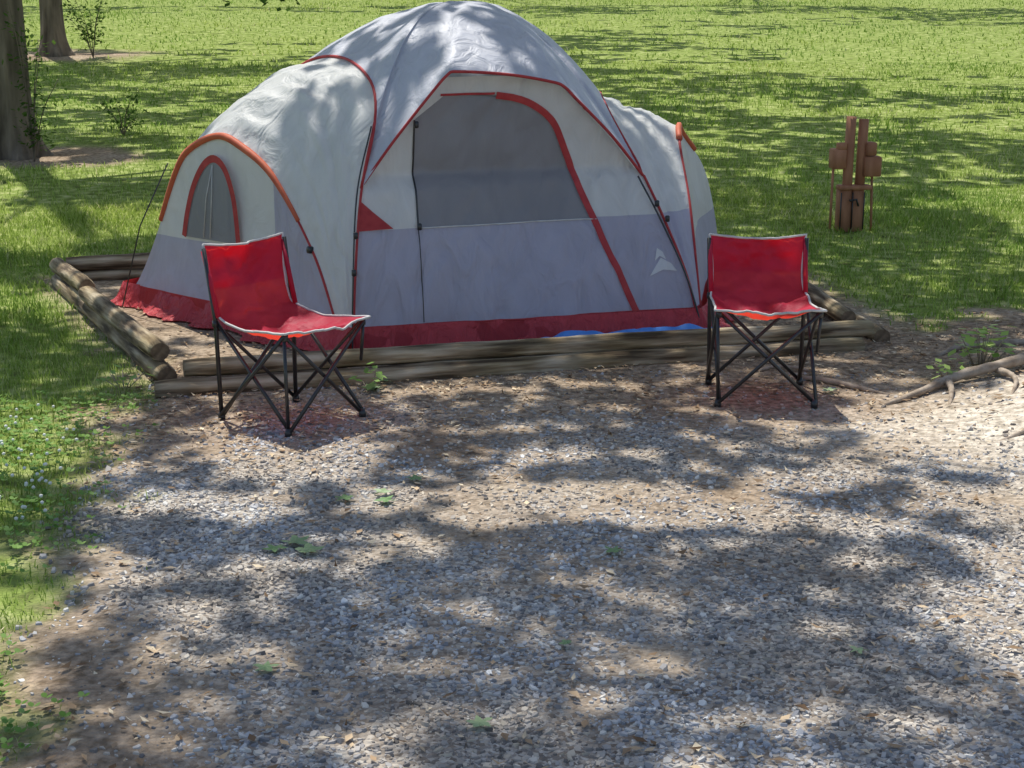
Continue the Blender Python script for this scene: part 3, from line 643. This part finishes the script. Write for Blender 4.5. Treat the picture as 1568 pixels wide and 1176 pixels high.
for i,(tx,ty,r) in enumerate(TR):
    z0=float(hz(tx,ty)); e=empty('oak_tree',(tx,ty,z0)); b=MB()
    seg_=28; n=50; vs=[]; ln=random.uniform(-.2,.2)
    for k in range(n):
        z=-.1+9.5*(k/(n-1))**1.6; rr=r*(1-.055*z)+r*.6*math.exp(-max(z,0)*5.5)
        for s in range(seg_):
            w=2*math.pi*s/seg_; q=rr*(1+.13*(float(fbm(np.cos(w)*2.4+i*7+3,np.sin(w)*2.4+z*.5,3+i))-.5)*2+.05*math.sin(w*9+z*1.3)+.18*math.exp(-max(z,0)*5)*math.sin(w*5+i))
            vs.append((math.cos(w)*q+ln*z*.15,math.sin(w)*q,z))
    b.add(vs,[(k*seg_+s,k*seg_+(s+1)%seg_,(k+1)*seg_+(s+1)%seg_,(k+1)*seg_+s) for k in range(n-1) for s in range(seg_)])
    own_c=C[own==i]
    if len(own_c)>20:
        for j in range(11):
            p=own_c[random.randrange(len(own_c))]-[tx,ty,z0]; hs=random.uniform(3.4,6.0)
            st=np.array([ln*hs*.15,0,hs]); md=(st+p)/2+[0,0,.5]
            P=cr([st,st*.7+md*.3+[0,0,.2],md,p],16); b.tube(P,[r*.3,r*.15,.012],7,.12)
    else:
        for j in range(7):
            a=j*.9; b.tube([(0,0,5+j*.4),(math.cos(a)*1.5,math.sin(a)*1.5,6.5+j*.4),(math.cos(a)*3,math.sin(a)*3,7.5+j*.3)],[r*.4,r*.2,.02],7,.1)
    if i==0:
        bp_=cr([(0,0,3.1),(.9,-.5,2.9),(1.9,-1.0,2.35),(2.9,-1.4,1.72)],20); b.tube(bp_,[.05,.03,.008],7,.1)
        lp=[];lf=[]
        for j in range(620):
            base=bp_[random.randrange(9,20)]; c=base+np.array([random.gauss(0,.28),random.gauss(0,.25),random.gauss(-.05,.13)])
            c[2]=max(c[2],1.42+.12*random.random())
            d=np.array([random.gauss(0,1),random.gauss(0,1),random.gauss(-.3,.5)]); d/=np.linalg.norm(d); p2=np.cross(d,[random.gauss(0,.3),random.gauss(0,.3),1]); o=len(lp); L=.10*random.uniform(.6,1.2)
            lp+=[tuple(c),tuple(c+d*L*.5+p2*L*.3),tuple(c+d*L),tuple(c+d*L*.5-p2*L*.3)]; lf.append((o,o+1,o+2,o+3))
        mk('low_bough_foliage',lp,lf,M_leaf,e,False)
    b.ob('trunk_and_limbs',M_bark,e)
    q=Q[own==i]-np.array([tx,ty,z0])
    m=500; a=rng.uniform(0,6.28,m); rr=3*rng.random(m)**.5; cz=rng.uniform(8.8,11.8,m); rr*=np.clip((12.4-cz)/4,.2,1)
    c=np.stack([np.cos(a)*rr,np.sin(a)*rr,cz],1)
    gx=c[:,0]+tx-SH[0]*cot*(cz+z0); gy=c[:,1]+ty-SH[1]*cot*(cz+z0); k=light(gx,gy)<.15; c=c[k]; m=len(c)
    d=rng.normal(0,.16,(m,3)); e2=np.cross(d,rng.normal(0,1,(m,3))); e2/=np.linalg.norm(e2,axis=1)[:,None]+1e-6; e2*=.12
    q=np.concatenate([q,np.stack([c-d,c+e2,c+d,c-e2],1)])
    mk('dapple_crown_foliage',q.reshape(-1,3),np.arange(len(q)*4).reshape(-1,4),M_canopy,e,False)  # foliage shaped by the light map, open where sun patches should fall
def shrub(cx,cy,r,h0,h1,n,s,name='shrub'):
    e=empty(name,(cx,cy,float(hz(cx,cy)))); st=MB(); pts=[];fs=[]
    for k in range(max(5,n//45)):
        a=random.uniform(0,6.28); q=r*random.uniform(.3,1); tip_=np.array([math.cos(a)*q,math.sin(a)*q,random.uniform(h0,h1)])
        P=cr([(0,0,0),tip_*[.4,.4,.6],tip_],10); st.tube(P,[.008,.003],5)
        for j in range(45):
            c=P[random.randrange(3,10)]+np.array([random.gauss(0,.07),random.gauss(0,.07),random.gauss(0,.05)]); d=np.array([random.gauss(0,1),random.gauss(0,1),random.gauss(0,.5)]); d/=np.linalg.norm(d); p2=np.cross(d,[random.gauss(0,.3),random.gauss(0,.3),1]); o=len(pts); L=s*random.uniform(.6,1.2)
            pts+=[tuple(c),tuple(c+d*L*.5+p2*L*.3),tuple(c+d*L),tuple(c+d*L*.5-p2*L*.3)]; fs.append((o,o+1,o+2,o+3))
    mk('leaves',pts,fs,M_leaf,e,False); st.ob('stems',M_bark,e)
shrub(-4.70,15.5,.3,.3,1.6,420,.07); shrub(-7.3,27.9,.6,.4,1.3,400,.10); shrub(-4.3,17.5,.5,.05,.5,250,.07)

# ------------------------------------------------------------ light, sky, camera
w=bpy.data.worlds.new('World'); scene.world=w; w.use_nodes=True; n=w.node_tree.nodes; l=w.node_tree.links; n.clear()
sky=n.new('ShaderNodeTexSky'); sky.sky_type='NISHITA'; sky.sun_disc=False; sky.sun_elevation=EL; sky.sun_rotation=math.atan2(SH[0],SH[1])
bg=n.new('ShaderNodeBackground'); bg.inputs[1].default_value=.15; o=n.new('ShaderNodeOutputWorld'); l.new(sky.outputs[0],bg.inputs[0]); l.new(bg.outputs[0],o.inputs[0])
sd=bpy.data.lights.new('sun','SUN'); sd.energy=5; sd.angle=rad(.6); sd.color=(1,.97,.89); so=bpy.data.objects.new('sun',sd); scene.collection.objects.link(so)
D=Vector((-SH[0]*math.cos(EL),-SH[1]*math.cos(EL),-math.sin(EL))); so.rotation_euler=D.to_track_quat('-Z','Y').to_euler(); so.location=(-10,20,25)
cd=bpy.data.cameras.new('camera'); co=bpy.data.objects.new('camera',cd); scene.collection.objects.link(co)
co.location=(0,0,1.75); co.rotation_euler=(rad(90-13.77),0,0); cd.sensor_width=36; cd.lens=36*2400/1568; cd.clip_end=1000; cd.clip_start=.05
scene.camera=co
scene.view_settings.view_transform='Standard'; scene.view_settings.look='None'; scene.view_settings.exposure=0
